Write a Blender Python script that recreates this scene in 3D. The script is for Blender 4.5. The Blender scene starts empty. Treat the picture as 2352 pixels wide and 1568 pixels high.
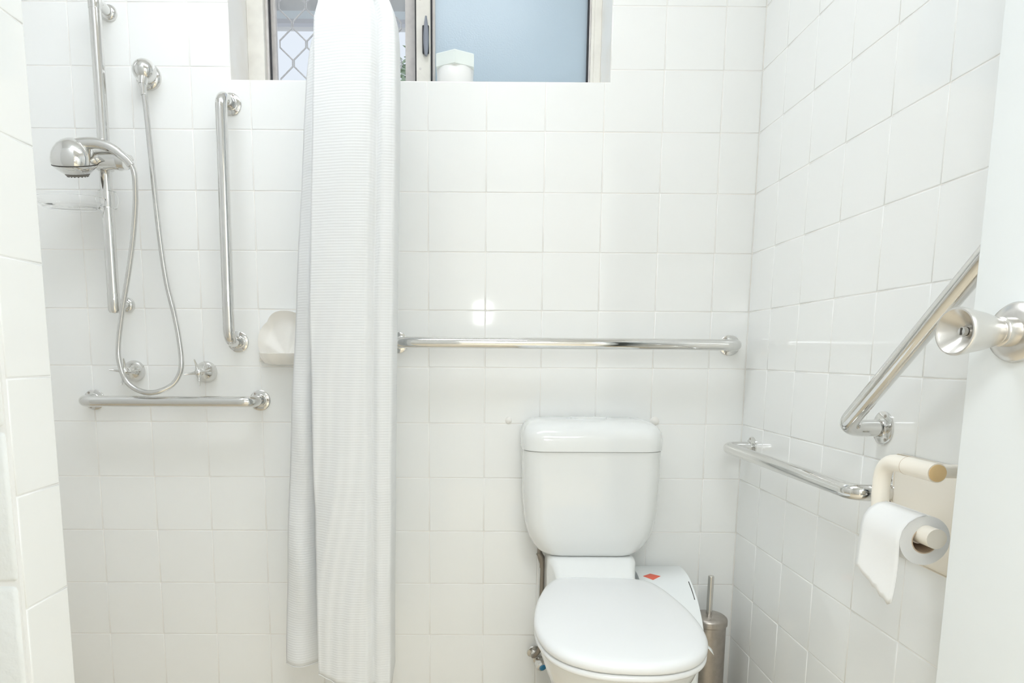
import bpy, bmesh, math, random
from mathutils import Vector, Matrix
random.seed(7)
S = bpy.context.scene
C = S.collection
PI = math.pi

# ------------------------------------------------------------------ camera
# room axes: tiled back wall is the plane y=0, tiled right wall the plane x=0, floor z=0
cam_d = bpy.data.cameras.new('camera')
cam = bpy.data.objects.new('camera', cam_d)
C.objects.link(cam)
W_PX, H_PX = 2352.0, 1568.0
F_PX, CX, CY = 1582.2, 1095.6, 1035.4
pitch, yaw, roll = 0.13706, 0.00428, 0.00568
fw = Vector((math.sin(yaw)*math.cos(pitch), math.cos(yaw)*math.cos(pitch), -math.sin(pitch)))
rt = Vector((math.cos(yaw), -math.sin(yaw), 0))
up = rt.cross(fw)
r2 = rt*math.cos(roll) + up*math.sin(roll)
u2 = -rt*math.sin(roll) + up*math.cos(roll)
M = Matrix((r2, u2, -fw)).transposed().to_4x4()
M.translation = Vector((-0.72684, -1.85728, 1.00604))
cam.matrix_world = M
cam_d.sensor_width = 36.0
cam_d.lens = F_PX/W_PX*36.0
cam_d.shift_x = (W_PX/2-CX)/W_PX
cam_d.shift_y = (CY-H_PX/2)/W_PX
cam_d.clip_start = 0.01
S.camera = cam

# ------------------------------------------------------------------ sky, light, exposure
w = bpy.data.worlds.new('sky'); S.world = w; w.use_nodes = True
bg = w.node_tree.nodes['Background']
bg.inputs[0].default_value = (0.80, 0.87, 0.96, 1)
bg.inputs[1].default_value = 1.0
S.view_settings.view_transform = 'Standard'
S.view_settings.look = 'None'
S.view_settings.gamma = 1.0
S.view_settings.use_curve_mapping = False
S.view_settings.exposure = 0.0
S.cycles.max_bounces = 16; S.cycles.diffuse_bounces = 10; S.cycles.glossy_bounces = 8
FILL_STRENGTH = 8.2

def area(name, loc, target, sx, sy, power, col):
    d = bpy.data.lights.new(name, 'AREA'); d.shape = 'RECTANGLE'
    d.size, d.size_y, d.energy, d.color = sx, sy, power, col
    o = bpy.data.objects.new(name, d); C.objects.link(o)
    o.location = loc
    o.rotation_euler = (Vector(target)-Vector(loc)).to_track_quat('-Z', 'Y').to_euler()
    return o
area('camera_flash', (-0.682, -1.875, 1.236), (-0.72, 0, 1.1), 0.06, 0.10, 1.2, (.97, .99, 1))
area('hall_fill', (-0.9, -2.55, 2.40), (-0.9, -2.55, 0), 1.4, 0.7, 64, (.91, .975, 1))  # added fill in the unseen hall, brightens the room from the front

# ------------------------------------------------------------------ materials
MATS = {}
def mat(name, col, rough=0.5, metal=0.0, bump=None, var=None, spec=0.5, coat=0.0, sheen=0.0):
    """bump=(scale,strength,distance) noise relief, var=(scale,colour2,amount) colour mottling"""
    m = bpy.data.materials.new(name); m.use_nodes = True
    nt = m.node_tree; b = nt.nodes['Principled BSDF']
    b.inputs['Base Color'].default_value = (*col, 1)
    b.inputs['Roughness'].default_value = rough
    b.inputs['Metallic'].default_value = metal
    b.inputs['Specular IOR Level'].default_value = spec
    b.inputs['Coat Weight'].default_value = coat
    b.inputs['Coat Roughness'].default_value = 0.05
    b.inputs['Sheen Weight'].default_value = sheen
    tc = nt.nodes.new('ShaderNodeTexCoord')
    geo = nt.nodes.new('ShaderNodeNewGeometry')
    if var:
        n = nt.nodes.new('ShaderNodeTexNoise'); n.inputs['Scale'].default_value = var[0]
        n.inputs['Detail'].default_value = 4
        nt.links.new(geo.outputs['Position'], n.inputs['Vector'])
        r = nt.nodes.new('ShaderNodeMapRange'); r.inputs[1].default_value = 0.42; r.inputs[2].default_value = 0.72
        r.inputs[3].default_value = 0; r.inputs[4].default_value = var[2]
        nt.links.new(n.outputs['Fac'], r.inputs[0])
        mx = nt.nodes.new('ShaderNodeMix'); mx.data_type = 'RGBA'
        mx.inputs[6].default_value = (*col, 1); mx.inputs[7].default_value = (*var[1], 1)
        nt.links.new(r.outputs[0], mx.inputs[0]); nt.links.new(mx.outputs[2], b.inputs['Base Color'])
    if bump:
        n = nt.nodes.new('ShaderNodeTexNoise'); n.inputs['Scale'].default_value = bump[0]
        n.inputs['Detail'].default_value = 3
        nt.links.new(geo.outputs['Position'], n.inputs['Vector'])
        bp = nt.nodes.new('ShaderNodeBump'); bp.inputs['Strength'].default_value = bump[1]
        bp.inputs['Distance'].default_value = bump[2]
        nt.links.new(n.outputs['Fac'], bp.inputs['Height']); nt.links.new(bp.outputs[0], b.inputs['Normal'])
    MATS[name] = m
    return m

TILE = mat('white_glazed_tile', (.885, .895, .888), .07, bump=(9, .10, .004))
GROUT = mat('white_grout', (.90, .89, .87), .6, var=(11, (.80, .74, .65), .40))
PAINT = mat('white_wall_paint', (.90, .90, .895), .55, bump=(60, .25, .002))
BLOCKP = mat('thick_white_block_paint', (.85, .875, .88), .42, bump=(70, .6, .003))
CEIL = mat('ceiling_paint', (.88, .88, .87), .8)
FLOORM = mat('tan_floor_tile', (.76, .67, .53), .45, var=(6, (.68, .59, .46), .6))
HALLM = mat('hall_paint', (.56, .54, .51), .7)
CHROME = mat('polished_chrome', (.74, .735, .72), .06, 1.0)
STEEL = mat('brushed_stainless_steel', (.72, .70, .67), .27, 1.0, bump=(220, .12, .0008))
STEELD = mat('dull_stainless_steel', (.50, .46, .42), .36, 1.0, var=(60, (.38, .34, .30), .6))
HOSEM = mat('corrugated_hose_metal', (.70, .695, .68), .16, 1.0)
PIPE = mat('grey_braided_pipe', (.30, .27, .24), .35, 1.0, bump=(600, .5, .001))
CHINA = mat('white_vitreous_china', (.80, .815, .81), .10, coat=.3)
SEATP = mat('white_seat_plastic', (.80, .81, .815), .22)
CREAM = mat('cream_plastic', (.91, .86, .77), .35)
CREAMC = mat('cream_ceramic', (.91, .89, .85), .22)
TANEND = mat('tan_end_cap', (.80, .58, .30), .5)
BINP = mat('white_bin_plastic', (.84, .865, .87), .38)
RED = mat('coral_red_label', (.85, .16, .10), .45)
BAG = mat('thin_white_bag', (.85, .87, .86), .4)
PAPER = mat('toilet_paper', (.88, .885, .885), .95, bump=(300, .2, .001))
CORE = mat('cardboard_core', (.62, .50, .38), .9)
DOORP = mat('door_paint', (.78, .81, .82), .45, bump=(25, .06, .002))
BLACK = mat('black_rubber', (.03, .03, .035), .6)
DARKM = mat('dark_slot', (.05, .045, .04), .5)
ALU = mat('beige_aluminium_frame', (.82, .80, .74), .5, var=(25, (.68, .65, .60), .5))
ALUG = mat('weathered_grey_aluminium', (.70, .67, .65), .6, var=(40, (.56, .53, .52), .7))
MESHM = mat('grey_grille_metal', (.52, .52, .54), .5)
LATCH = mat('slate_grey_latch', (.26, .28, .33), .45)
GUTTER = mat('weathered_grey_gutter', (.66, .65, .63), .8, var=(12, (.50, .49, .48), .6))
FASCIA = mat('pale_fascia', (.62, .66, .68), .7)
LEAF = mat('green_leaf', (.38, .47, .33), .6, var=(9, (.55, .60, .50), .8))
BARK = mat('bark', (.20, .15, .10), .9)
JARW = mat('white_jar_plastic', (.88, .885, .88), .35)
JARG = mat('pale_mint_lid_plastic', (.82, .88, .86), .3)
BLUE = mat('blue_tap_button', (.03, .22, .42), .35)
SPRAY = mat('dark_spray_plate', (.22, .21, .19), .5)

def clear_mat():
    m = bpy.data.materials.new('clear_acrylic'); m.use_nodes = True
    nt = m.node_tree; b = nt.nodes['Principled BSDF']
    b.inputs['Base Color'].default_value = (1, 1, 1, 1); b.inputs['Roughness'].default_value = .02
    b.inputs['Transmission Weight'].default_value = 1.0; b.inputs['IOR'].default_value = 1.18
    return m
CLEAR = clear_mat()

def frosted_mat():
    m = bpy.data.materials.new('obscure_glass'); m.use_nodes = True
    nt = m.node_tree
    for n in list(nt.nodes):
        if n.type != 'OUTPUT_MATERIAL': nt.nodes.remove(n)
    out = [n for n in nt.nodes if n.type == 'OUTPUT_MATERIAL'][0]
    geo = nt.nodes.new('ShaderNodeNewGeometry')
    nz = nt.nodes.new('ShaderNodeTexNoise'); nz.inputs['Scale'].default_value = 260; nz.inputs['Detail'].default_value = 2
    nt.links.new(geo.outputs['Position'], nz.inputs['Vector'])
    bp = nt.nodes.new('ShaderNodeBump'); bp.inputs['Strength'].default_value = .35; bp.inputs['Distance'].default_value = .001
    nt.links.new(nz.outputs['Fac'], bp.inputs['Height'])
    tr = nt.nodes.new('ShaderNodeBsdfTranslucent'); tr.inputs[0].default_value = (.76, .84, .885, 1)
    df = nt.nodes.new('ShaderNodeBsdfDiffuse'); df.inputs[0].default_value = (.66, .75, .81, 1)
    gl = nt.nodes.new('ShaderNodeBsdfGlossy'); gl.inputs['Roughness'].default_value = .25
    for n in (tr, df, gl): nt.links.new(bp.outputs[0], n.inputs['Normal'])
    m1 = nt.nodes.new('ShaderNodeMixShader'); m1.inputs[0].default_value = .38
    nt.links.new(tr.outputs[0], m1.inputs[1]); nt.links.new(df.outputs[0], m1.inputs[2])
    m2 = nt.nodes.new('ShaderNodeMixShader'); m2.inputs[0].default_value = .05
    nt.links.new(m1.outputs[0], m2.inputs[1]); nt.links.new(gl.outputs[0], m2.inputs[2])
    nt.links.new(m2.outputs[0], out.inputs[0])
    return m
FROST = frosted_mat()

def fabric_mat():
    m = bpy.data.materials.new('white_waffle_fabric'); m.use_nodes = True
    nt = m.node_tree; b = nt.nodes['Principled BSDF']
    b.inputs['Base Color'].default_value = (.915, .925, .93, 1); b.inputs['Roughness'].default_value = .9
    b.inputs['Sheen Weight'].default_value = .15
    geo = nt.nodes.new('ShaderNodeNewGeometry')
    sp = nt.nodes.new('ShaderNodeSeparateXYZ'); nt.links.new(geo.outputs['Position'], sp.inputs[0])
    def wave(sock, k):
        a = nt.nodes.new('ShaderNodeMath'); a.operation = 'MULTIPLY'; a.inputs[1].default_value = k
        nt.links.new(sock, a.inputs[0])
        s = nt.nodes.new('ShaderNodeMath'); s.operation = 'SINE'; nt.links.new(a.outputs[0], s.inputs[0])
        return s.outputs[0]
    ad = nt.nodes.new('ShaderNodeMath'); ad.operation = 'MULTIPLY_ADD'; ad.inputs[1].default_value = .06
    nt.links.new(wave(sp.outputs[0], 2*PI/.006), ad.inputs[0]); nt.links.new(wave(sp.outputs[2], 2*PI/.0062), ad.inputs[2])
    bp = nt.nodes.new('ShaderNodeBump'); bp.inputs['Strength'].default_value = .25; bp.inputs['Distance'].default_value = .0006
    nt.links.new(ad.outputs[0], bp.inputs['Height']); nt.links.new(bp.outputs[0], b.inputs['Normal'])
    # a little daylight passes through the cloth
    out = [n for n in nt.nodes if n.type == 'OUTPUT_MATERIAL'][0]
    tr = nt.nodes.new('ShaderNodeBsdfTranslucent'); tr.inputs[0].default_value = (.86, .88, .90, 1)
    mx = nt.nodes.new('ShaderNodeMixShader'); mx.inputs[0].default_value = .22
    nt.links.new(b.outputs[0], mx.inputs[1]); nt.links.new(tr.outputs[0], mx.inputs[2]); nt.links.new(mx.outputs[0], out.inputs[0])
    return m
FABRIC = fabric_mat()

def fill_mat():
    m = bpy.data.materials.new('added_fill_glow'); m.use_nodes = True
    b = m.node_tree.nodes['Principled BSDF']
    b.inputs['Emission Color'].default_value = (.92, .98, 1.045, 1); b.inputs['Emission Strength'].default_value = FILL_STRENGTH
    return m

# ------------------------------------------------------------------ mesh helpers
def obj(name, bm, m, parent=None, smooth=None, loc=None, rz=None):
    me = bpy.data.meshes.new(name)
    bmesh.ops.recalc_face_normals(bm, faces=bm.faces[:])
    bm.to_mesh(me); bm.free()
    if m: me.materials.append(m)
    if smooth:
        for p in me.polygons: p.use_smooth = True
        if smooth < 3.1:
            me.set_sharp_from_angle(angle=smooth)
    o = bpy.data.objects.new(name, me); C.objects.link(o)
    if parent: o.parent = parent
    if loc: o.location = loc
    if rz is not None: o.rotation_euler = (0, 0, rz)
    return o
def tag(o, label, cat, group=None):
    o['label'] = label; o['category'] = cat
    if group: o['group'] = group
    return o
def struct(o, label=None, cat=None):
    o['kind'] = 'structure'
    if label: o['label'] = label
    if cat: o['category'] = cat
    return o
def thing(name, label, cat, loc=(0, 0, 0), group=None):
    o = bpy.data.objects.new(name, None); C.objects.link(o)
    o.location = loc; o.empty_display_size = .05
    return tag(o, label, cat, group)
def place(child, parent):
    """parent an object whose mesh is in room coordinates under a thing at the thing's base"""
    child.parent = parent
    off = Vector(parent.location)
    p = parent.parent
    while p: off += Vector(p.location); p = p.parent
    child.location = Vector(child.location) - off
    return child
def part(name, bm, m, parent, smooth=None):
    return place(obj(name, bm, m, None, smooth), parent)

def NB(): return bmesh.new()
def box(bm, x0, x1, y0, y1, z0, z1, bevel=0, seg=2):
    vs = [bm.verts.new(c) for c in ((x0,y0,z0),(x1,y0,z0),(x1,y1,z0),(x0,y1,z0),(x0,y0,z1),(x1,y0,z1),(x1,y1,z1),(x0,y1,z1))]
    fs = [bm.faces.new([vs[i] for i in f]) for f in ((0,3,2,1),(4,5,6,7),(0,1,5,4),(1,2,6,5),(2,3,7,6),(3,0,4,7))]
    if bevel:
        es = list({e for f in fs for e in f.edges})
        bmesh.ops.bevel(bm, geom=es, offset=bevel, segments=seg, affect='EDGES', profile=.5)
    return bm
def loft(bm, rings, cap=True, closed=True):
    vr = [[bm.verts.new(p) for p in r] for r in rings]
    n = len(vr[0])
    for a, b in zip(vr, vr[1:]):
        for i in range(n if closed else n-1):
            j = (i+1) % n
            bm.faces.new((a[i], a[j], b[j], b[i]))
    if cap:
        bm.faces.new(vr[0][::-1]); bm.faces.new(vr[-1])
    return vr
def lathe(bm, prof, origin, axis, segs=32, cap=True):
    """prof = [(radius, distance along axis)]"""
    ax = Vector(axis).normalized()
    t = Vector((0, 0, 1)) if abs(ax.z) < .9 else Vector((1, 0, 0))
    a = ax.cross(t).normalized(); b = ax.cross(a)
    o = Vector(origin)
    rings = []
    for r, h in prof:
        rings.append([o + ax*h + (a*math.cos(2*PI*i/segs) + b*math.sin(2*PI*i/segs))*max(r, 1e-5) for i in range(segs)])
    loft(bm, rings, cap)
    return bm
def fillet(pts, rad, n=8):
    pts = [Vector(p) for p in pts]; out = [pts[0]]
    for p, q, r in zip(pts, pts[1:], pts[2:]):
        d1 = (p-q); d2 = (r-q); l = min(rad, d1.length*.48, d2.length*.48)
        a = q + d1.normalized()*l; b = q + d2.normalized()*l
        for i in range(n+1):
            s = i/n
            out.append(a*(1-s)**2 + q*2*s*(1-s) + b*s*s)
    out.append(pts[-1])
    return out
def catmull(pts, n=8):
    P = [Vector(p) for p in pts]; P = [P[0]*2-P[1]] + P + [P[-1]*2-P[-2]]
    out = []
    for i in range(1, len(P)-2):
        for k in range(n):
            t = k/n
            p0, p1, p2, p3 = P[i-1:i+3]
            out.append(.5*((2*p1) + (p2-p0)*t + (2*p0-5*p1+4*p2-p3)*t*t + (3*p1-p0-3*p2+p3)*t**3))
    out.append(P[-2])
    return out
def tube(bm, pts, rad, segs=16, cap=True, ratio=1.0):
    pts = [Vector(p) for p in pts]
    n = len(pts)
    rads = rad if isinstance(rad, (list, tuple)) else [rad]*n
    T = []
    for i in range(n):
        d = (pts[min(i+1, n-1)] - pts[max(i-1, 0)])
        T.append(d.normalized())
    t0 = Vector((0, 0, 1)) if abs(T[0].z) < .9 else Vector((1, 0, 0))
    a = T[0].cross(t0).normalized()
    rings = []
    for i in range(n):
        if i:
            a = (a - T[i]*a.dot(T[i])).normalized()
        b = T[i].cross(a)
        rings.append([pts[i] + (a*math.cos(2*PI*k/segs) + b*math.sin(2*PI*k/segs)*ratio)*rads[i] for k in range(segs)])
    loft(bm, rings, cap)
    return bm
def resample(pts, step):
    out = [pts[0].copy()]; acc = 0
    for p, q in zip(pts, pts[1:]):
        L = (q-p).length
        if L < 1e-9: continue
        d = step-acc
        while d <= L:
            out.append(p.lerp(q, d/L)); d += step
        acc = (acc+L) % step
    return out

# ------------------------------------------------------------------ room shell
T = 0.15                                   # tile module
ROW0 = 0.075                               # first full joint above the floor
TILE_TOP = 2.175
COLX = -0.0992                             # first vertical joint left of the corner, back wall
COLY = -0.1364                             # first vertical joint from the corner, right wall
XL, YF, ZC = -2.30, -1.90, 2.42            # left wall, front wall, ceiling
WX0, WX1, WZ0, WZ1 = -1.347, -0.386, 1.695, 2.25   # window opening
SUB = 0.0012                               # joints lie this far behind the tile faces

bm = NB()
for a in ((XL, WX0, 0, ZC), (WX1, .12, 0, ZC), (WX0, WX1, 0, WZ0), (WX0, WX1, WZ1, ZC)):
    box(bm, a[0], a[1], SUB, .22, a[2], a[3])
wall_back = struct(obj('wall_back', bm, GROUT), 'white tiled back wall with the window')
wall_right = struct(obj('wall_right', box(NB(), SUB, .12, -1.90, SUB, 0, ZC), GROUT), 'white tiled right wall')
wall_left = struct(obj('wall_left', box(NB(), XL-.1, XL, YF, .22, 0, ZC), PAINT), 'white end wall of the shower')
NIBX, NIBY0, NIBY1 = -1.31, -1.0, -0.90    # partition beside the shower
wall_nib = struct(obj('wall_partition', box(NB(), XL, NIBX-SUB, NIBY0+.001, NIBY1, 0, ZC), PAINT), 'white painted partition at the left edge')
bm = NB()
box(bm, XL, -.87, YF-.11, YF, 0, ZC); box(bm, -.87, -.030, YF-.11, YF, 2.06, ZC); box(bm, -.030, .12, YF-.11, YF, 0, ZC)
wall_front = struct(obj('wall_front', bm, PAINT), 'white wall behind the camera with the doorway')
floor = struct(obj('floor', box(NB(), XL, .12, -3.6, .22, -.08, 0), FLOORM), 'tan floor')
ceiling = struct(obj('ceiling', box(NB(), XL, .12, -3.6, .22, ZC, ZC+.08), CEIL), 'white ceiling')
bm = NB()
box(bm, XL-.1, .12, -3.7, -3.6, 0, ZC); box(bm, .12, .22, -3.6, YF-.11, 0, ZC); box(bm, XL-.1, XL, -3.6, YF-.11, 0, ZC)
struct(obj('wall_hall', bm, HALLM), 'dim hall walls beyond the doorway')

# tiles: one pillow-edged mesh per size, shared by all alike tiles
TM = {}
def tile_mesh(wd, h):
    k = (round(wd, 4), round(h, 4))
    if k in TM: return TM[k]
    bm = NB()
    def ring(i, y):
        a, b = wd/2-i, h/2-i
        return [(-a, y, -b), (a, y, -b), (a, y, b), (-a, y, b)]
    loft(bm, [ring(0, .006), ring(0, .0013), ring(.0003, .0006), ring(.0010, .0002), ring(.0022, 0)])
    me = bpy.data.meshes.new('tile'); bmesh.ops.recalc_face_normals(bm, faces=bm.faces[:]); bm.to_mesh(me); bm.free()
    for p in me.polygons: p.use_smooth = p.area < .002
    me.materials.append(TILE); TM[k] = me
    return me
J = .0017                                  # joint width
def add_tile(parent, cx, cy, cz, wd, h, rz):
    if wd < .012 or h < .012: return
    o = bpy.data.objects.new('tile', tile_mesh(wd-J, h-J)); C.objects.link(o)
    o.location = (cx, cy, cz)
    o.rotation_euler = (random.gauss(0, .0011), 0, rz+random.gauss(0, .0013))
    o.parent = parent
def cut_tile(poly):                          # tile notched round the window corner
    n = len(poly); P = [Vector((p[0], 0, p[1])) for p in poly]
    def ring(i, y):
        out = []
        for k in range(n):
            e0 = (P[k]-P[k-1]).normalized(); e1 = (P[(k+1) % n]-P[k]).normalized()
            q = P[k] + (Vector((-e0.z, 0, e0.x)) + Vector((-e1.z, 0, e1.x)))*(i+J/2)
            out.append((q.x, y, q.z))
        return out
    bm = NB(); loft(bm, [ring(0, .006), ring(0, .0013), ring(.0003, .0006), ring(.0010, .0002), ring(.0022, 0)])
    obj('tile', bm, TILE, wall_back)
rows = [(0, ROW0)] + [(ROW0+T*k, min(ROW0+T*(k+1), TILE_TOP)) for k in range(14)]
cols = [(COLX, 0)] + [(COLX-T*(k+1), COLX-T*k) for k in range(14)]
DISH = (COLX-T*8, ROW0+T*6)                # tile cell taken by the shell soap dish
for z0, z1 in rows:
    for x0, x1 in cols:
        if x0 > -2.2 and abs(x0-DISH[0]) < .01 and abs(z0-DISH[1]) < .01: continue
        if z1 > WZ0+.002 and x1 > WX0 and x0 < WX1:      # cut around the window
            if z0 < WZ0 and x0 < WX0: cut_tile([(x0, z0), (x1, z0), (x1, WZ0), (WX0, WZ0), (WX0, z1), (x0, z1)])
            elif z0 < WZ0 and x1 > WX1: cut_tile([(x0, z0), (x1, z0), (x1, z1), (WX1, z1), (WX1, WZ0), (x0, WZ0)])
            elif z0 < WZ0: add_tile(wall_back, (x0+x1)/2, 0, (z0+WZ0)/2, x1-x0, WZ0-z0, 0)
            elif x0 < WX0: add_tile(wall_back, (x0+WX0)/2, 0, (z0+z1)/2, WX0-x0, z1-z0, 0)
            elif x1 > WX1: add_tile(wall_back, (x1+WX1)/2, 0, (z0+z1)/2, x1-WX1, z1-z0, 0)
            continue
        add_tile(wall_back, (x0+x1)/2, 0, (z0+z1)/2, x1-x0, z1-z0, 0)
ycols = [(COLY, 0)] + [(COLY-T*(k+1), COLY-T*k) for k in range(11)]
for z0, z1 in rows:
    for y0, y1 in ycols:
        add_tile(wall_right, 0, (y0+y1)/2, (z0+z1)/2, y1-y0, z1-z0, -PI/2)
for z0, z1 in rows:                          # the one column of cut tiles on the partition's end
    add_tile(wall_nib, NIBX, -.9465, (z0+z1)/2, .093, z1-z0, PI/2)
# painted concrete blocks of the partition face
zj = [.112+.2*k for k in range(12)]
random.seed(3)
for k, z in enumerate(zj):
    for j in range(2):
        x1 = NIBX-.002-random.random()*.003 - (j*.4 if k % 2 else (0 if j == 0 else .2))
        x0 = NIBX-.2+.005 if (k % 2 == 0 and j == 0) else x1-.39
        if z+.19 > ZC: continue
        b = box(NB(), x0, x1, NIBY0-.003, NIBY0+.05, z+.003, z+.197, .006, 2)
        o = obj('block', b, BLOCKP, wall_nib, 1.0)
# made-up raised dabs standing in for bright glints on the tiles beside the cistern
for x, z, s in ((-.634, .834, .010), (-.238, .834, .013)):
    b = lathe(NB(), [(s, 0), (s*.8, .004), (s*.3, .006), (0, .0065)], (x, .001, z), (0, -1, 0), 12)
    obj('glint_dab', b, GROUT, wall_back, 1.2)

# ------------------------------------------------------------------ window
win = bpy.data.objects.new('window_1', None); C.objects.link(win); win.location = (-.866, .16, WZ0)
struct(win, 'beige aluminium sliding window with an obscure glass pane')
bm = NB()
box(bm, WX0, -1.3014, .145, .215, WZ0, WZ1, .002); box(bm, -.4057, WX1, .150, .215, WZ0, WZ1, .002)
box(bm, WX0, WX1, .145, .215, WZ0, WZ0+.03, .002); box(bm, WX0, WX1, .145, .215, WZ1-.03, WZ1, .002)
part('frame', bm, ALU, win)
bm = NB(); box(bm, -1.3014, -1.2945, .163, .215, WZ0+.03, WZ1-.03, .001)
part('track', bm, ALUG, win)
bm = NB(); box(bm, -1.2940, -1.2905, .172, .180, WZ0+.03, WZ1-.03)
part('seal', bm, BLACK, win)
mul = part('mullion', box(NB(), -.8885, -.8505, .135, .190, WZ0+.02, WZ1-.02, .002), ALU, win)
part('ridge', box(NB(), -.8565, -.8530, .132, .137, WZ0+.03, WZ1-.03), ALU, mul)
for z in (1.9504, 1.7763):
    part('screw', lathe(NB(), [(.0035, 0), (.003, .0012), (0, .0015)], (-.878, .1352, z), (0, -1, 0), 10), ALUG, mul)
part('seal', box(NB(), -.8930, -.8885, .150, .20, WZ0+.03, WZ1-.03), BLACK, win)
part('seal', box(NB(), -.8505, -.8462, .150, .19, WZ0+.03, WZ1-.03), BLACK, win)
part('sash_stile', box(NB(), -.8462, -.8385, .155, .185, WZ0+.03, WZ1-.03, .001), ALUG, win)
part('pane', box(NB(), -.8405, -.4220, .166, .171, WZ0+.03, WZ1-.03), FROST, win)
part('seal', box(NB(), -.4237, -.4190, .158, .18, WZ0+.03, WZ1-.03), BLACK, win)
part('sash_stile', box(NB(), -.4190, -.4150, .154, .19, WZ0+.03, WZ1-.03), ALUG, win)
part('sash_stile', box(NB(), -.4145, -.4057, .151, .19, WZ0+.03, WZ1-.03, .001), ALU, win)
lt = part('latch', box(NB(), -.8715, -.8535, .126, .136, 1.8125, 1.8830, .002), BLACK, win)
bm = NB()
rings = []
for s in range(13):
    t = s/12; z = 1.804+t*.098
    r = .0060*math.sin(PI*(.12+.80*t)**.9)+.0012
    rings.append([(-.8612+r*math.cos(a), .121+.008*math.sin(a)*min(1, r/.005), z) for a in [2*PI*i/14 for i in range(14)]])
loft(bm, rings)
part('lever', bm, LATCH, lt, 1.2)

# diamond security screen outside the open half
scr = thing('security_screen', 'grey diamond grille security screen outside the open left half of the window', 'grille', (-1.09, .205, WZ0))
bm = NB()
box(bm, -1.3035, -1.2830, .198, .216, WZ0, WZ1, .002); box(bm, -.9240, -.8950, .198, .216, WZ0, WZ1, .002)
box(bm, -1.3035, -.8950, .198, .216, WZ0, WZ0+.02); box(bm, -1.3035, -.8950, .198, .216, WZ1-.02, WZ1)
part('screen_frame', bm, ALUG, scr)
px, zA, zp = .0381, 1.8158, .1
x_first = -1.239-px
for j in range(9):
    xa, xb = x_first+j*px+.0022, x_first+(j+1)*px-.0022
    pts = []
    for k in range(-2, 9):
        z = zA + (k-0.5*(1 if j % 2 == 0 else 0))*zp
        if xa < -1.284: pass
        pts += [(xa, .207, z-.009), (xa, .207, z+.009), (xb, .207, z+zp/2-.009), (xb, .207, z+zp/2+.009)]
    pts = [(max(p[0], -1.284), p[1], p[2]) for p in pts if WZ0 < p[2] < WZ1]
    part('grille_bar', tube(NB(), pts, .0023, 6), MESHM, scr)

# outside: eave gutter and tree
gut = thing('eave_gutter', 'weathered grey eave gutter outside the top of the window', 'gutter', (-.9, .75, 2.13))
bm = NB()
rings = []
for x in (-2.6, .9):
    rings.append([(x, .62+.09*(1-math.cos(a)) if False else .71+.10*math.cos(a), 2.215+.088*math.sin(a)) for a in [2*PI*i/28 for i in range(28)]])
loft(bm, rings)
part('gutter_trough', bm, GUTTER, gut, 1.0)
part('fascia_board', box(NB(), -2.6, .9, .60, .625, 2.1070, 2.1330), FASCIA, gut)
part('fascia_edge', box(NB(), -2.6, .9, .597, .622, 2.0930, 2.1070), MESHM, gut)
part('soffit', box(NB(), -2.6, .9, .62, .80, 2.30, 2.36), FASCIA, gut)

tree = thing('tree', 'leafy green tree outside seen low through the grille beside the curtain', 'tree', (-1.02, 2.5, 0))
part('trunk', tube(NB(), [(-1.10, 2.5, -.2), (-1.08, 2.5, 1.4), (-1.12, 2.52, 2.55)], [.05, .04, .015], 10), BARK, tree, 1.0)
bm = NB()
random.seed(11)
for i in range(420):
    th = random.random()*2*PI; rr = abs(random.gauss(0, .10))
    c = Vector((-1.12+rr*math.cos(th), 2.5+rr*math.sin(th), 2.56+random.gauss(0, .11)))
    d = Vector((random.gauss(0, 1), random.gauss(0, 1), random.gauss(0, .6))).normalized()
    s = d.cross(Vector((0, 0, 1))).normalized(); n = d.cross(s)
    L, Wd = .055, .017
    v = [bm.verts.new(c+p) for p in (-d*L*.5, s*Wd+n*.004, d*L*.5, -s*Wd+n*.004, -d*L*.1-n*.004)]
    bm.faces.new((v[0], v[1], v[4])); bm.faces.new((v[1], v[2], v[4])); bm.faces.new((v[2], v[3], v[4])); bm.faces.new((v[3], v[0], v[4]))
o = part('foliage', bm, LEAF, tree); o['kind'] = 'stuff'

# jar on the sill
jar = thing('jar', 'white jar with a pale six-sided lid on the window sill', 'jar', (-.781, .06, WZ0))
part('body', lathe(NB(), [(.044, 0), (.047, .004), (.0475, .046), (.046, .048)], (-.781, .06, WZ0), (0, 0, 1), 40), JARW, jar, .8)
part('jar_lid', lathe(NB(), [(.0535, .046), (.0558, .047), (.0562, .0765), (.0545, .0790), (0, .0792)], (-.781, .06, WZ0), (0, 0, 1), 6), JARG, jar, .5)

# ------------------------------------------------------------------ added unseen ceiling lamp
fill = thing('ceiling_fill', 'unseen added ceiling lamp above the room', 'fill', (-1.02, -.75, ZC))
part('base', box(NB(), -1.57, -.49, -.90, -.56, ZC-.03, ZC, .004), JARW, fill, .8)
part('glow_panel', box(NB(), -1.55, -.51, -.885, -.575, ZC-.085, ZC-.028, .02, 3), fill_mat(), fill, 1.0)  # added glow in place of flash bounced off the ceiling

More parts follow.
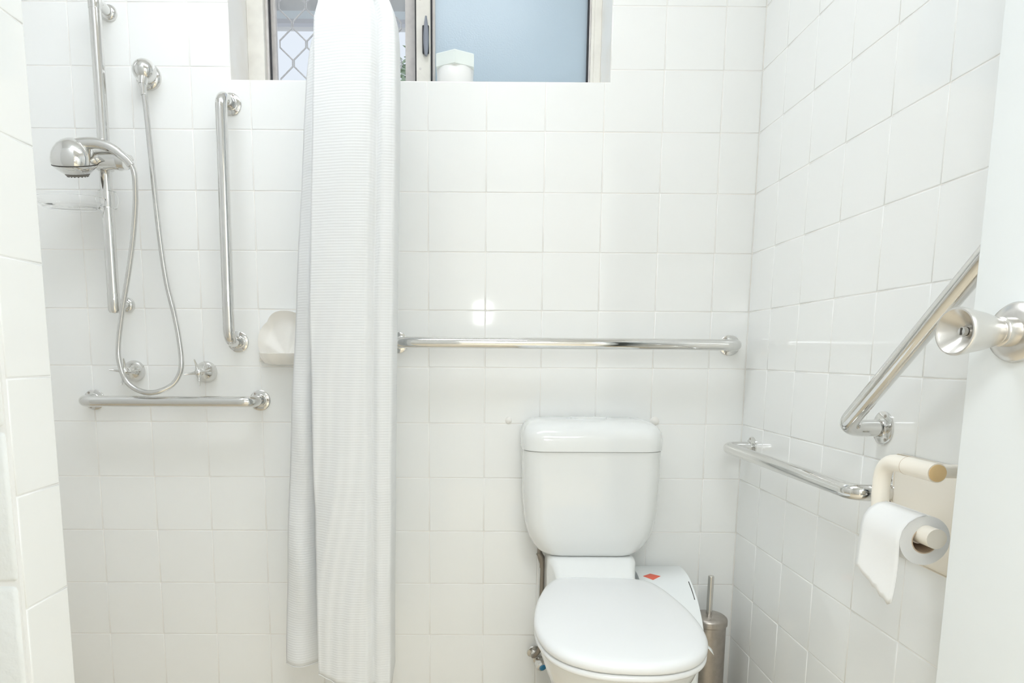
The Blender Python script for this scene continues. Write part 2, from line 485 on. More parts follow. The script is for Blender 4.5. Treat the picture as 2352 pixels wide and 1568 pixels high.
# ------------------------------------------------------------------ grab rails
def grab_rail(label, p1, p2, nrm, off=.07, r=.0145, fr=.0275, bend=.05, ang0=0.6):
    n = Vector(nrm); a, b = Vector(p1), Vector(p2)
    t = thing('grab_rail', label, 'grab rail', (a+b)/2)
    path = fillet([a+n*.001, a+n*off, b+n*off, b+n*.001], bend, 10)
    part('bar', tube(NB(), path, r, 24), CHROME, t, 1.2)
    s1 = n.cross((b-a).normalized())
    s2 = n.cross(s1)
    for c in (a, b):
        f = part('flange', lathe(NB(), [(fr, 0), (fr, .003), (fr*.93, .0045), (r*1.25, .0056), (r*1.12, .0062), (r, .0085)], c, n, 32), CHROME, t, .7)
        for k in range(3):
            an = ang0+k*2*PI/3
            q = c + (s1*math.cos(an)+s2*math.sin(an))*fr*.80 + n*.0042
            part('screw', lathe(NB(), [(.0034, 0), (.003, .0015), (.001, .0022), (0, .0023)], q, n, 10), STEELD, f, .8)
    return t
grab_rail('vertical chrome grab rail right of the shower hose', (-1.3499, 0, 1.6354), (-1.3548, 0, 1.0394), (0, -1, 0), ang0=1.2)
grab_rail('short horizontal chrome grab rail below the shower taps', (-1.747, 0, .8845), (-1.3027, 0, .8846), (0, -1, 0))
grab_rail('long horizontal chrome grab rail above the toilet cistern', (-.9299, 0, 1.0396), (-.0473, 0, 1.0377), (0, -1, 0))
grab_rail('low horizontal chrome grab rail on the right wall below the slanted one', (0, -.076, .774), (0, -.690, .7755), (-1, 0, 0), ang0=.2)
grab_rail('slanted chrome grab rail rising behind the door knob', (0, -.6434, .8832), (0, -1.118, 1.272), (-1, 0, 0), off=.072, r=.0150, fr=.030, ang0=1.0, bend=.045)

# ------------------------------------------------------------------ shower
RX = -1.643
rail = thing('shower_rail', 'tall vertical chrome shower riser rail', 'shower rail', (RX, -.07, 1.11))
part('pole', tube(NB(), [(RX, -.07, 1.158), (RX, -.07, 1.826)], .0142, 28), CHROME, rail, 1.0)
part('end_cap', lathe(NB(), [(0, -.002), (.011, 0), (.0148, .006), (.0150, .048), (.0146, .0495)], (RX, -.07, 1.1095), (0, 0, 1), 28), CHROME, rail, .7)
part('end_cap', lathe(NB(), [(.0146, 0), (.0150, .002), (.0150, .048), (.011, .055), (0, .057)], (RX, -.07, 1.825), (0, 0, 1), 28), CHROME, rail, .7)
for z in (1.1335, 1.848):
    bk = part('wall_bracket', tube(NB(), [(RX, -.004, z), (RX, -.062, z)], .0115, 20), CHROME, rail, 1.0)
    part('rose', lathe(NB(), [(.020, 0), (.020, .004), (.017, .010), (.012, .013)], (RX, 0, z), (0, -1, 0), 28), CHROME, bk, .7)
# slider that holds the hand shower
HZ = 1.4795
sl = part('slider', lathe(NB(), [(.016, -.026), (.020, -.023), (.0205, .023), (.016, .026)], (RX, -.07, HZ), (0, 0, 1), 28), CHROME, rail, .7)
part('holder', tube(NB(), fillet([(-1.672, -.098, 1.474), (-1.625, -.100, 1.474), (-1.590, -.104, 1.471), (-1.570, -.107, 1.465)], .02, 5), [.014]+[.0235]*11+[.021, .018, .014], 24), CHROME, sl, 1.0)
part('knob', lathe(NB(), [(.006, 0), (.0075, .002), (.0075, .012), (.005, .014)], (-1.5790, -.088, 1.476), (.9, .1, .35), 14), CHROME, sl, .7)
# clear soap tray clipped on the rail
sd = thing('clear_soap_tray', 'clear plastic soap tray clipped round the shower rail', 'soap tray', (RX, -.07, 1.36))
bm = NB()
lathe(bm, [(.0155, -.020), (.021, -.020), (.0265, -.002), (.0250, .008), (.021, .019), (.0155, .019)], (RX, -.07, 1.386), (0, 0, 1), 32)
part('clip_ring', bm, CLEAR, sd, .7)
def trayring(sc, z):
    return [(-1.722+.083*sc*math.copysign(abs(math.cos(a))**.75, math.cos(a)), -.085+.055*sc*math.copysign(abs(math.sin(a))**.75, math.sin(a)), z) for a in [2*PI*i/40 for i in range(40)]]
bm = NB(); loft(bm, [trayring(.80, 1.362), trayring(.95, 1.370), trayring(1.0, 1.384), trayring(.965, 1.384), trayring(.92, 1.373), trayring(.78, 1.3665)])
part('tray', bm, CLEAR, sd, .9)

# hand shower
hs = thing('hand_shower', 'chrome hand shower head facing down from the riser rail', 'shower head', (-1.69, -.13, 1.455))
axis = Vector((.03, -.38, 1)).normalized()
hc = Vector((-1.6865, -.124, 1.4560))
prof = [(0, -.0235), (.026, -.0225), (.030, -.020), (.036, -.016), (.047, -.006), (.0505, -.0015)]
hb = part('face_plate', lathe(NB(), prof, hc, axis, 40), CHROME, hs, .9)
part('spray_plate', lathe(NB(), [(0, -.0275), (.024, -.0265), (.0275, -.022)], hc, axis, 32), SPRAY, hb, .9)
bm = NB()
for rr, n in ((.009, 6), (.0165, 12), (.0225, 18)):
    for i in range(n):
        a = 2*PI*i/n
        q = hc + axis.cross(Vector((0, 1, 0))).normalized()*rr*math.cos(a) + axis.cross(axis.cross(Vector((0, 1, 0)))).normalized()*rr*math.sin(a) - axis*.0255
        lathe(bm, [(.0016, 0), (.0013, -.0026)], q, axis, 6)
part('nozzles', bm, DARKM, hb)
part('seam', lathe(NB(), [(.0502, -.0015), (.0510, -.0008), (.0510, .0003), (.0502, .001)], hc, axis, 40, False), DARKM, hs)
bm = NB()
pr = [(.0505, .001), (.0514, .007), (.0498, .017), (.0458, .028), (.0395, .038), (.0305, .0475), (.0190, .0547), (.0075, .058), (0, .0584)]
lathe(bm, pr, hc, axis, 40)
dome = part('dome', bm, CHROME, hs, 1.2)
hp = catmull([(-1.690, -.138, 1.490), (-1.660, -.136, 1.4990), (-1.624, -.133, 1.5010), (-1.592, -.131, 1.4900), (-1.568, -.129, 1.4720), (-1.5550, -.1265, 1.459)], 6)
nn = len(hp)
part('handle', tube(NB(), hp, [.0175-.009*(i/(nn-1))**.7 for i in range(nn)], 20), CHROME, hs, 1.2)
part('swivel_nut', tube(NB(), [(-1.5590, -.1268, 1.4625), (-1.5520, -.1250, 1.4530)], [.0100, .0090], 16), CHROME, hs, .8)

# corrugated hose
hose_pts = [(-1.5535, -.1250, 1.4550), (-1.5490, -.121, 1.4420), (-1.5500, -.115, 1.4158), (-1.5605, -.10, 1.3579), (-1.5800, -.085, 1.2774), (-1.5999, -.08, 1.1932), (-1.6211, -.0770, 1.1074), (-1.6349, -.0770, 1.0308), (-1.6334, -.080, .9813), (-1.615, -.085, .9350), (-1.5787, -.088, .9115), (-1.541, -.085, .9100), (-1.504, -.070, .9305), (-1.4837, -.065, .9708), (-1.4859, -.06, 1.0319), (-1.4984, -.055, 1.1093), (-1.5169, -.05, 1.1969), (-1.5284, -.05, 1.3259), (-1.5377, -.05, 1.5042), (-1.5427, -.052, 1.6214), (-1.5465, -.052, 1.6500)]
hpts = resample(catmull(hose_pts, 14), .0016)
hose = thing('shower_hose', 'flexible chrome shower hose hanging in a loop over the left tap', 'hose', (-1.55, -.08, .91))
part('corrugated_tube', tube(NB(), hpts, [.0071 if i % 2 else .0056 for i in range(len(hpts))], 12), HOSEM, hose, PI)
part('ferrule', tube(NB(), [(-1.5462, -.052, 1.6380), (-1.5475, -.052, 1.6640)], [.0078, .0090], 16), CHROME, hose, 1.0)
# wall outlet
outl = thing('shower_outlet', 'chrome ball elbow wall outlet feeding the shower hose', 'outlet', (-1.552, 0, 1.70))
part('rose', lathe(NB(), [(.0325, 0), (.0325, .003), (.029, .008), (.020, .013)], (-1.5538, 0, 1.6984), (0, -1, 0), 32), CHROME, outl, .8)
part('ball', lathe(NB(), [(.0285*math.sin(a), .036-.0285*math.cos(a)) for a in [PI*i/14 for i in range(15)]], (-1.5480, 0, 1.700), (0, -1, 0), 28), CHROME, outl, 1.2)
part('spigot', tube(NB(), [(-1.5475, -.046, 1.680), (-1.5478, -.051, 1.662)], [.0130, .0105], 18), CHROME, outl, .8)

# taps
def tap(label, x, z, rot):
    t = thing('shower_tap', label, 'tap', (x, 0, z), 'shower taps')
    part('rose', lathe(NB(), [(.0285, 0), (.0290, .004), (.0265, .014), (.0195, .026), (.0115, .034), (.0085, .042)], (x, 0, z), (0, -1, 0), 32), CHROME, t, .9)
    part('spindle', lathe(NB(), [(.0075, .038), (.0075, .050), (.009, .052), (.0095, .060), (.006, .064), (0, .065)], (x, 0, z), (0, -1, 0), 20), CHROME, t, .8)
    for k in range(4):
        a = rot+k*PI/2
        u = Vector((math.cos(a), 0, math.sin(a)))
        c = Vector((x, -.056, z))
        pts = [c+u*.004, c+u*.012+Vector((0, -.001, 0)), c+u*.022+Vector((0, -.004, 0)), c+u*.034+Vector((0, -.010, 0))]
        part('handle_arm', tube(NB(), catmull(pts, 5), [.0088-.0068*(i/15)**.7 for i in range(16)], 12, True, .75), CHROME, t, 1.2)
tap('left cross handle chrome shower tap with the hose draped over it', -1.6348, .9608, 3.0)
tap('right cross handle chrome shower tap with nothing draped over it', -1.4431, .9595, 3.3)

# shell soap dish, one tile wide
DX = DISH[0]+T/2
dish = thing('shell_soap_dish', 'cream ceramic scallop shell soap dish on the shower wall', 'soap dish', (DX, 0, ROW0+T*6))
part('tile_back', box(NB(), DX-.0735, DX+.0735, 0, .008, .9765, 1.1235, .002), TILE, dish, .6)
bm = NB()                                    # scalloped fan
na, nr = 72, 12
cz = .9990
grid = []
for j in range(nr+1):
    v = j/nr
    row = []
    for i in range(na+1):
        a = -1.72+3.44*i/na                 # angle from straight up
        R = (abs(math.sin(a)/.0735)**2.7+abs(math.cos(a)/.1215)**2.7)**(-1/2.7)
        R *= .91+.09*abs(math.cos(a*3.2))**.6
        rr = R*v
        rib = .0085*math.cos(a*6.4)*min(1, v*1.4)
        lip = .017*max(0, (v-.72)/.28)**1.6
        y = -.004-.010*(1-v)-lip-rib*.6
        row.append(bm.verts.new((DX+rr*math.sin(a), y, cz+rr*math.cos(a))))
    grid.append(row)
for j in range(nr):
    for i in range(na):
        bm.faces.new((grid[j][i], grid[j][i+1], grid[j+1][i+1], grid[j+1][i]))
bot = [bm.verts.new((v.co.x, .001, v.co.z)) for v in grid[-1]]
for i in range(na):
    bm.faces.new((grid[-1][i], grid[-1][i+1], bot[i+1], bot[i]))
bmesh.ops.remove_doubles(bm, verts=bm.verts[:], dist=1e-5)
part('shell_back', bm, CREAMC, dish, 1.3)
bm = NB()                                    # basin that holds the soap
def basin(z, w, d, inset=0):
    r = []
    for i in range(25):
        a = PI*i/24
        sc = 1+.035*math.cos(a*11)
        r.append((DX-(w-inset)*math.cos(a), -(d-inset)*math.sin(a)**.8*sc-.001, z))
    return r
loft(bm, [basin(.9795, .045, .030), basin(.9850, .062, .055), basin(1.0000, .071, .070), basin(1.0100, .073, .0745), basin(1.0110, .071, .0725), basin(1.0060, .068, .068), basin(.9950, .058, .052)])
part('basin', bm, CREAMC, dish, 1.0)

# ------------------------------------------------------------------ shower curtain
cur = thing('shower_curtain', 'white waffle fabric shower curtain hanging bunched in front of the window', 'curtain', (-1.02, -.22, .2))
SIL = [  # z, left x, right x, left edge of the front layer
    (2.36, -1.055, -.955, -1.045), (2.10, -1.062, -.950, -1.052), (1.90, -1.068, -.946, -1.060), (1.80, -1.072, -.934, -1.062), (1.755, -1.085, -.909, -1.070), (1.735, -1.092, -.9025, -1.078), (1.70, -1.104, -.8995, -1.080),
    (1.64, -1.113, -.8990, -1.082), (1.50, -1.124, -.9010, -1.088), (1.12, -1.152, -.9110, -1.105), (.75, -1.178, -.9190, -1.106), (.374, -1.198, -.9255, -1.105), (.25, -1.202, -.9265, -1.106), (.19, -1.203, -.9275, -1.1065)]
def sil(z):
    for a, b in zip(SIL, SIL[1:]):
        if a[0] >= z >= b[0]:
            t = (a[0]-z)/(a[0]-b[0]); t2 = t
            return [a[k]+(b[k]-a[k])*t2 for k in (1, 2, 3)]
    return SIL[-1][1:]
NZ, NU = 150, 96
def curtain_point(u, t, zt, zb_left, zb_right):
    """u runs along the cloth: back layer left to right, round the right fold, front layer right to left"""
    zb = zb_left if u < .5 else zb_left+(zb_right-zb_left)*min(1, (u-.5)/.08)
    z = zt+(zb-zt)*t
    if u > .55:                               # front hem sags to the right
        s = (1-u)/.45
        z += t**20*(-.030*math.sin(min(1, s*1.2)*PI*.62)+.012)
    xl, xr, xf = sil(z)
    g = min(1, max(0, (1.9-z)/.9))            # folds open downwards
    if u < .50:                               # back layer
        s = u/.50
        x = xl+(xr-.004-xl)*s
        y = -.185 - (.020+.012*g)*math.sin(s*PI*3.2+.5) + .016*(1-s)*math.cos(s*9)
        y += .004*math.sin(z*19+s*11)*g
    elif u < .58:                             # right fold
        s = (u-.50)/.08; a = PI*s
        y0 = -.185 - (.020+.012*g)*math.sin(PI*3.2+.5); 
        x = xr-.004+.004*math.sin(a)*1.0
        y = y0+(-.262-y0)*(1-math.cos(a))/2
    else:                                     # front layer
        s = (u-.58)/.42
        x = xr-.004+(xf-(xr-.004))*s
        crease = math.exp(-((s-.20-.03*g)/.045)**2)
        y = -.262 + .016*crease - .014*math.sin(s*PI) + .012*s*s
        low = min(1, max(0, (1.25-z)/.6))
        d = (s-.05)*.9 + (z-.2)*.75           # diagonal wrinkles down to the right
        y += low*.0058*math.sin(d*13+1.6*math.sin(z*6+s*2))*(.25+s) * (0.5+.5*math.sin(z*8+s*4))
        y += low*.0017*math.sin(d*37+s*7+2*math.sin(z*11))*s
        y += .0015*math.sin(z*23+s*17)*g
    return (x, y, z)
bm = NB()
grid = [[bm.verts.new(curtain_point(i/NU, j/NZ, 2.36, .228, .216)) for i in range(NU+1)] for j in range(NZ+1)]
for j in range(NZ):
    for i in range(NU):
        bm.faces.new((grid[j][i], grid[j][i+1], grid[j+1][i+1], grid[j+1][i]))
cl = part('cloth', bm, FABRIC, cur, PI)
so = cl.modifiers.new('thickness', 'SOLIDIFY'); so.thickness = .0016; so.offset = 0
bm = NB()                                    # hem along the bottom edge
hem = [Vector(curtain_point(i/NU, 1, 2.36, .228, .216)) for i in range(NU+1)]
tube(bm, hem, .0016, 6)
part('hem', bm, FABRIC, cur, PI)
crl = thing('curtain_track', 'white curtain track fixed under the ceiling', 'curtain track', (-1.0, -.5, 2.37))
part('track', box(NB(), -1.015, -.985, -1.85, -.02, 2.385, ZC, .003), JARW, crl)
part('end_stop', box(NB(), -1.018, -.982, -.03, -.012, 2.38, ZC, .002), JARW, crl)
for k in range(5):
    y = -.17-.025*k
    part('glider', tube(NB(), [(-1.0, y, 2.392), (-1.0, y, 2.352)], .004, 8), JARW, crl)

# ------------------------------------------------------------------ toilet
TX = -.427
toi = thing('toilet', 'white close coupled toilet with its lid down', 'toilet', (TX, -.35, 0))
def rrect(hw, yb, yf, z, cx=TX, rad=.04, n=7, bow=0.0):
    """rounded rectangle ring, counter-clockwise, front corners rounded, front bowed"""
    r = min(rad, hw*.9, abs(yf-yb)*.45)
    out = []
    for (sx, cyy, a0) in ((1, yb-.012, 0), (-1, yb-.012, PI/2), (-1, yf+r, PI), (1, yf+r, 1.5*PI)):
        rr = .012 if cyy == yb-.012 else r
        for i in range(n):
            a = a0+PI/2*i/(n-1)
            x = sx*(hw-rr)+rr*math.cos(a); y = cyy+rr*math.sin(a)
            if y < (yb+yf)/2: y -= bow*(1-(x/hw)**2)
            out.append((cx+x, y, z))
    return out
bm = NB()
secs = [(.500, .115, -.143), (.502, .124, -.147), (.512, .135, -.151), (.528, .147, -.156), (.550, .158, -.160), (.585, .1665, -.164), (.640, .1705, -.167), (.70, .1730, -.168), (.771, .1740, -.169)]
loft(bm, [rrect(hw, -.006, yf, z, rad=.045, bow=.006) for z, hw, yf in secs])
cis = part('cistern', bm, CHINA, toi, .9)
bm = NB()
secs = [(.7716, .1745, -.1695), (.7728, .1765, -.1725), (.800, .1768, -.1725), (.818, .1740, -.168), (.831, .1670, -.155), (.840, .1550, -.135), (.8445, .140, -.115), (.8460, .11, -.09)]
loft(bm, [rrect(hw, -.006 if hw > .16 else -.012, yf, z, rad=.05, bow=.006) for z, hw, yf in secs])
lidc = part('cistern_lid', bm, CHINA, cis, .9)
bm = NB()
loft(bm, [[(TX-.002+sx*(.033 if True else 0)+.014*math.cos(a), -.070+.014*math.sin(a), z) for sx, a in [(1, -PI/2+PI*i/8) for i in range(9)]+[(-1, PI/2+PI*i/8) for i in range(9)]] for z in (.845, .8505)])
part('flush_button', bm, CHINA, cis, .7)
# pan
def pan_outline(sc_w, yf, yb, n=40, hwmax=.1655, cx=TX, z=0):
    """egg shape: round front, squarer back"""
    ym = yf+(yb-yf)*.40
    out = []
    for i in range(n):
        a = 2*PI*i/n
        c, s = math.cos(a), math.sin(a)
        e = 1.0 if s < 0 else .72
        x = math.copysign(abs(c)**(e if s > 0 else 1.0), c)*hwmax*sc_w
        y = ym + (s*(ym-yf) if s < 0 else abs(s)**e*(yb-ym))
        out.append((cx+x, y, z))
    return out
bm = NB()
zs = [(0, .62, -.520, -.06), (.02, .64, -.525, -.055), (.10, .60, -.525, -.06), (.20, .63, -.550, -.07), (.27, .73, -.595, -.09), (.33, .86, -.640, -.12), (.38, .955, -.672, -.14), (.415, 1.0, -.690, -.15), (.428, 1.0, -.692, -.15), (.432, .98, -.688, -.152)]
loft(bm, [pan_outline(sw, yf, yb, z=z, cx=TX+.003*min(1, z/.4)) for z, sw, yf, yb in zs])
pan = part('pan', bm, CHINA, toi, .9)
bm = NB()
def shelf(hw, y, zt, zb=.30, r=.016):
    pts = []
    for sx, sz, a0 in ((1, zt-r, 0), (-1, zt-r, PI/2), (-1, zb+r, PI), (1, zb+r, 1.5*PI)):
        for i in range(6):
            a = a0+PI/2*i/5
            pts.append((TX+.004+sx*(hw-r)+r*math.cos(a), y, sz+r*math.sin(a)))
    return pts
loft(bm, [shelf(.112, -.008, .4985), shelf(.113, -.120, .4985), shelf(.1125, -.142, .4985), shelf(.1095, -.158, .4965), shelf(.105, -.172, .4915), shelf(.101, -.190, .482), shelf(.0975, -.212, .466), shelf(.096, -.24, .445), shelf(.096, -.27, .42)])
part('cistern_shelf', bm, CHINA, pan, .9)
# seat and lid
LID = [(0, -.214), (.060, -.214), (.098, -.220), (.122, -.238), (.140, -.275), (.155, -.330), (.168, -.400), (.1745, -.470), (.1745, -.530), (.166, -.585), (.147, -.635), (.116, -.672), (.075, -.695), (.036, -.704), (0, -.706)]
hf = catmull([(p[0], p[1], 0) for p in LID], 4)
ring = [Vector((p.x, p.y, 0)) for p in hf] + [Vector((-p.x, p.y, 0)) for p in hf[-2:0:-1]]
ROT = Matrix.Rotation(math.radians(-3.6), 3, 'Z'); PIV = Vector((0, -.30, 0))
def lidring(inset, z, grow=0):
    out = []
    n = len(ring)
    for i in range(n):
        tn = (ring[(i+1) % n]-ring[i-1]).normalized()
        nrm = Vector((tn.y, -tn.x, 0))
        ctr = Vector((0, -.46, 0))
        if nrm.dot(ring[i]-ctr) < 0: nrm = -nrm
        if inset > .03:
            q = ctr+(ring[i]-ctr)*(1-inset/.175)
        else:
            q = ring[i]-nrm*(inset-grow)
        q = ROT @ (q-PIV) + PIV
        out.append((TX+.009+q.x*.968, q.y, z-.002))
    return out
bm = NB(); loft(bm, [lidring(.008, .4335), lidring(.002, .4350), lidring(0, .4385), lidring(0, .4430), lidring(.003, .4460), lidring(.008, .4470)])
part('seat', bm, SEATP, toi, 1.2)
bm = NB(); loft(bm, [lidring(.006, .4485), lidring(.001, .4500), lidring(-.001, .4540), lidring(-.001, .4600), lidring(.0015, .4650), lidring(.006, .4685), lidring(.014, .4705), lidring(.026, .4715), lidring(.06, .4727), lidring(.11, .4735), lidring(.16, .4738)])
part('seat_lid', bm, SEATP, toi, 1.2)
for s in (-1, 1):
    part('hinge', lathe(NB(), [(.0, -.014), (.011, -.014), (.0125, -.010), (.0125, .010), (.011, .014), (0, .014)], (TX+s*.075+.006, -.226, .455), (1, 0, 0), 16), SEATP, toi, .7)

# cistern inlet pipe with stop tap
stp = thing('cistern_stop_tap', 'chrome stop tap with a blue button and grey pipe beside the toilet', 'valve', (-.545, -.04, .17))
pp = fillet([(-.560, -.004, .180), (-.560, -.045, .180), (-.5435, -.055, .205), (-.5400, -.055, .448), (-.549, -.055, .470), (-.549, -.055, .520)], .012, 6)
part('pipe', tube(NB(), pp[2:], .0062, 14), PIPE, stp, 1.0)
part('compression_nut', tube(NB(), [(-.5400, -.055, .440), (-.5400, -.055, .456)], .0088, 6), PIPE, stp)
part('elbow', tube(NB(), fillet([(-.5400, -.055, .452), (-.5415, -.055, .466), (-.551, -.055, .482)], .01, 5), .0082, 12), PIPE, stp, 1.0)
d = Vector((.022, -.055, -.022)).normalized()
o0 = Vector((-.558, -.006, .182))
part('body', lathe(NB(), [(.019, 0), (.019, .004), (.011, .008), (.011, .022), (.014, .024), (.014, .034), (.010, .036), (.010, .042)], o0, d, 20), STEEL, stp, .7)
hd = part('handle', lathe(NB(), [(.012, .042), (.0155, .045), (.0155, .062), (.013, .066), (.009, .0665)], o0, d, 10), CHROME, stp, .5)
part('button', lathe(NB(), [(.0095, .066), (.0090, .0685), (.005, .070), (0, .0703)], o0, d, 18), BLUE, hd, .8)

# sanitary bin
bn = thing('sanitary_bin', 'white plastic sanitary bin with a red diamond label behind the toilet', 'bin', (-.23, -.19, 0))
def binring(x0, x1, yb, yf, z, r=.035, n=6, dz=0.0):
    out = []
    for sx, sy, a0 in ((x1, yb, 0), (x0, yb, PI/2), (x0, yf, PI), (x1, yf, 1.5*PI)):
        cx_ = sx-r if sx == x1 else sx+r
        cy_ = sy-r if sy == yb else sy+r
        for i in range(n):
            a = a0+PI/2*i/(n-1)
            x, y = cx_+r*math.cos(a), cy_+r*math.sin(a)
            out.append((x, y, z+dz*(y-yb)/(yf-yb)))
    return out
def prism(x0, x1, prof, bev):
    bm = NB()
    rg = [[(x, y, z) for y, z in prof] for x in (x0, x1)]
    loft(bm, rg)
    bmesh.ops.bevel(bm, geom=[e for e in bm.edges if abs(e.verts[0].co.x-e.verts[1].co.x) < 1e-6], offset=bev, segments=3, affect='EDGES', profile=.5)
    return bm
part('body', prism(-.288, -.170, [(-.035, 0), (-.035, .415), (-.10, .415), (-.155, .395), (-.205, .360), (-.240, .320), (-.250, .25), (-.245, 0)], .008), BINP, bn, .7)
top = catmull([(-.026, .412, 0), (-.027, .434, 0), (-.035, .4395, 0), (-.070, .4405, 0), (-.105, .437, 0), (-.135, .4285, 0), (-.165, .4155, 0), (-.195, .3970, 0), (-.225, .3710, 0), (-.247, .342, 0), (-.256, .320, 0)], 3)
bl = part('bin_lid', prism(-.294, -.162, [(p.x, p.y) for p in top]+[(-.249, .318), (-.235, .345), (-.205, .372), (-.155, .403), (-.10, .414)], .006), BINP, bn, .9)
part('lid_seam', tube(NB(), [(-.1685, -.135, .4290), (-.1685, -.165, .4160), (-.1685, -.190, .4005)], .0011, 6), DARKM, bl)
bm = NB()
def lz(y): return .4360-.28*(-.109-y) if y < -.109 else .4366
v = [bm.verts.new((x, y, lz(y))) for x, y in ((-.281, -.112), (-.259, -.097), (-.236, -.112), (-.259, -.128))]
vt = [bm.verts.new(q.co+Vector((0, 0, .0016))) for q in v]
bm.faces.new(vt)
for i in range(4): bm.faces.new((v[i], v[(i+1) % 4], vt[(i+1) % 4], vt[i]))
part('diamond_label', bm, RED, bl)
bm = NB()                                    # bag edge poking out under the lid
rows_ = []
for j in range(9):
    t = j/8
    rows_.append([bm.verts.new((-.1680+.002*math.sin(i*1.7+j*.6)*t+.030*t**1.3*(i/7)**.8, -.170-.0125*i-.006*t, .365-.006*i-(.055+.022*math.sin(i*.75))*t)) for i in range(8)])
for j in range(8):
    for i in range(7): bm.faces.new((rows_[j][i], rows_[j][i+1], rows_[j+1][i+1], rows_[j+1][i]))
o = part('bin_liner', bm, BAG, bn, PI)
so = o.modifiers.new('thickness', 'SOLIDIFY'); so.thickness = .0008; so.offset = 0

# toilet brush
BX, BY = -.0985, -.100
br = thing('toilet_brush', 'stainless steel toilet brush in its round holder by the right wall', 'toilet brush', (BX, BY, 0))
part('holder', lathe(NB(), [(.043, 0), (.045, .003), (.0445, .306)], (BX, BY, 0), (0, 0, 1), 40), STEELD, br, .8)
bl2 = part('lid', lathe(NB(), [(.0465, .302), (.048, .304), (.048, .316), (.0465, .3205), (.040, .3255), (.020, .3285), (.009, .329), (0, .329)], (BX, BY, 0), (0, 0, 1), 40), STEELD, br, .6)
part('handle', tube(NB(), [(BX, BY, .327), (BX+.0005, BY, .432)], .0076, 20), STEEL, br, .7)
part('handle_cap', lathe(NB(), [(.0076, 0), (.0070, .002), (0, .003)], (BX+.0005, BY, .432), (0, 0, 1), 20), STEEL, br, .6)

# ------------------------------------------------------------------ toilet roll and its holder
hl = thing('toilet_roll_holder', 'cream plastic double toilet roll holder on the right wall', 'roll holder', (0, -.86, .66))
part('back_plate', box(NB(), -.010, 0, -.925, -.697, .676, .846, .0085, 4), CREAM, hl, .8)
HXr = -.09
part('tube_frame', tube(NB(), fillet([(HXr, -.900, .7560), (HXr, -.800, .7560), (HXr, -.800, .8500), (HXr, -.900, .8500)], .036, 10), .0125, 22), CREAM, hl, 1.0)
sp = part('spindle', tube(NB(), [(HXr, -.812, .7600), (HXr, -.938, .7600)], .0140, 22), CREAM, hl, .8)
sv = part('spare_spindle', tube(NB(), [(HXr, -.862, .8500), (HXr, -.926, .8500)], .0135, 22), CREAM, hl, .8)
part('collar', lathe(NB(), [(.0131, 0), (.0137, .0008), (.0131, .0016)], (HXr, -.8605, .8500), (0, -1, 0), 22, False), CORE, sv, .6)
part('end_disc', lathe(NB(), [(.0120, 0), (.0120, .0012), (.0112, .0016)], (HXr, -.9262, .8500), (0, -1, 0), 22), TANEND, sv, .6)
part('arm', box(NB(), HXr+.006, -.004, -.918, -.900, .841, .859, .004, 2), CREAM, hl, .8)

rl = thing('toilet_roll', 'white toilet roll with a torn sheet hanging from the cream holder', 'toilet roll', (HXr, -.86, .752))
RZ, RR, RC_ = .7515, .0355, .0185
def annulus(bm, r0, r1, y0, y1, zc, n=48):
    rg = []
    for r, y in ((r0, y0), (r1, y0), (r1, y1), (r0, y1)):
        rg.append([(HXr+r*math.cos(2*PI*i/n), y, zc+r*math.sin(2*PI*i/n)) for i in range(n)])
    rg.append(rg[0]); vr = loft(bm, rg, False)
    bmesh.ops.remove_doubles(bm, verts=bm.verts[:], dist=1e-6)
part('paper', (lambda b: (annulus(b, RC_, RR, -.914, -.816, RZ), b)[1])(NB()), PAPER, rl, .7)
part('core', (lambda b: (annulus(b, RC_-.001, RC_+.0004, -.9145, -.8155, RZ), b)[1])(NB()), CORE, rl, .7)
bm = NB()                                    # loose end: leaves the roll at the front and hangs
rws = []
ny = 10
for j in range(15):
    row = []
    for i in range(ny+1):
        s = i/ny                              # 0 near camera, 1 far
        y = -.914+.098*s
        if j < 5:
            a = PI/2+PI/2*j/4*1.0
            p = (HXr+(RR+.0006)*math.cos(a), y, RZ+(RR+.0006)*math.sin(a))
        else:
            t = (j-4)/10
            ln = .100-.034*max(0, s-.12)**.9-.006*s
            if s < .12: ln -= .006*(1-s/.12)
            ln += .0025*math.sin(i*2.7)
            p = (HXr-RR-.0006-.006*t*s+.003*math.sin(t*3)*(1-s), y+.006*t*(1-s)-.004*t*s, RZ-ln*t)
        row.append(bm.verts.new(p))
    rws.append(row)
for a, b in zip(rws, rws[1:]):
    for i in range(ny): bm.faces.new((a[i], a[i+1], b[i+1], b[i]))
o = part('loose_sheet', bm, PAPER, rl, PI)
so = o.modifiers.new('thickness', 'SOLIDIFY'); so.thickness = .0006; so.offset = 0

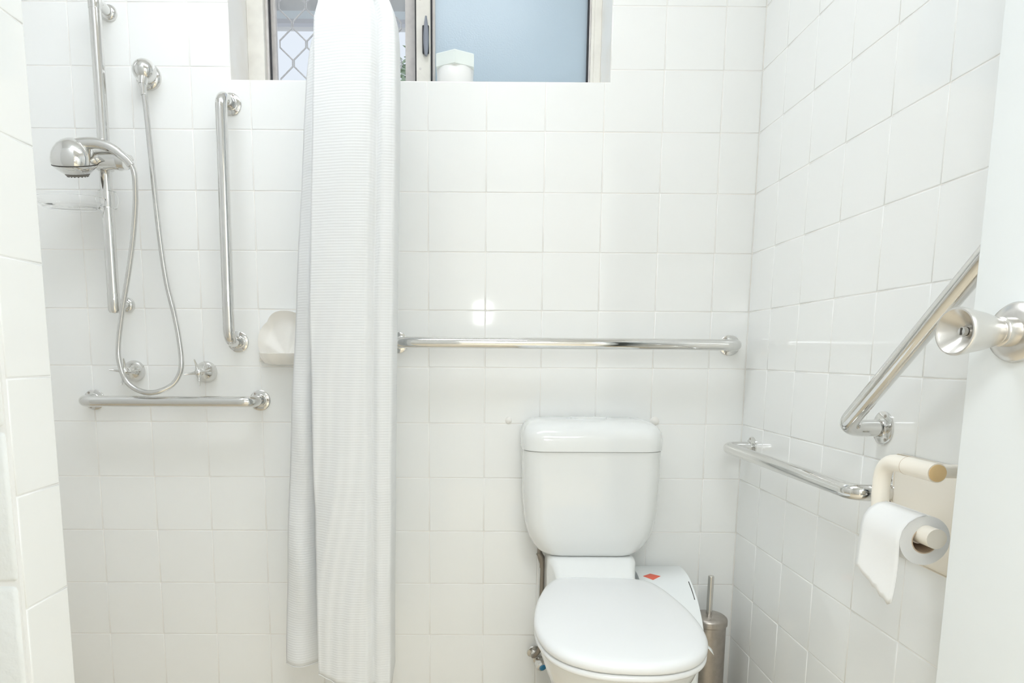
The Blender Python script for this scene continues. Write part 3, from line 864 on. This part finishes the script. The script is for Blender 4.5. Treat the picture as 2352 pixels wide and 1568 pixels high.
# ------------------------------------------------------------------ door with its knob
DA = math.radians(10)
EDGE = Vector((-.176, -1.083, 0))            # free edge of the room-side face
dt = Vector((math.sin(DA), -math.cos(DA), 0))    # from free edge to hinge
dn = Vector((-math.cos(DA), -math.sin(DA), 0))   # room-side normal
door = bpy.data.objects.new('door_1', None); C.objects.link(door); door.location = EDGE
struct(door, 'white painted door standing open at the right edge')
def dpt(a, b, z): return EDGE+dt*a+dn*b+Vector((0, 0, z))
bm = NB()
vs = [bm.verts.new(dpt(a, b, z)) for z in (.012, 2.04) for a, b in ((0, 0), (.81, 0), (.81, -.036), (0, -.036))]
for f in ((0, 3, 2, 1), (4, 5, 6, 7), (0, 1, 5, 4), (1, 2, 6, 5), (2, 3, 7, 6), (3, 0, 4, 7)): bm.faces.new([vs[i] for i in f])
bmesh.ops.bevel(bm, geom=bm.edges[:], offset=.0025, segments=2, affect='EDGES', profile=.5)
part('door_leaf', bm, DOORP, door, .6)
for z in (.25, 1.05, 1.80):
    part('hinge', tube(NB(), [dpt(.816, -.002, z-.05), dpt(.816, -.002, z+.05)], .006, 12), STEEL, door, .8)
KZ = 1.0335
ks = .93
kc = dpt(.056, 0, KZ)
kn = bpy.data.objects.new('door_knob', None); C.objects.link(kn); kn.parent = door; kn.location = kc-EDGE
kn['label'] = 'brushed steel door knob with a slotted lock button'
def kpart(name, prof, m, sm=.7, segs=48):
    return place(obj(name, lathe(NB(), [(r*ks, h*ks) for r, h in prof], kc, dn, segs), m, None, sm), kn)
kpart('rosette', [(.0335, 0), (.0335, .003), (.031, .007), (.022, .010), (.017, .011)], STEEL)
kpart('neck', [(.0165, .010), (.0165, .026), (.0150, .0275), (.0135, .028)], STEEL)
kpart('grip', [(.0130, .028), (.0150, .029), (.0165, .033), (.0210, .050), (.0235, .064), (.0255, .074), (.0262, .078), (.0262, .080), (.0252, .0820), (.0238, .0822), (.0218, .0806), (.0120, .0705), (.0062, .068), (.0060, .066)], STEEL)
kpart('lock_button', [(.0052, .066), (.0052, .0715), (.0045, .0728), (0, .0733)], CHROME, .7, 24)
slot = box(NB(), -.0006, .0006, -.0006, .0006, -.0036, .0036)
so_ = obj('lock_slot', slot, DARKM, None)
so_.rotation_euler = (0, 0, -PI/2+DA); so_.location = kc+dn*(.0733*ks)
place(so_, kn)
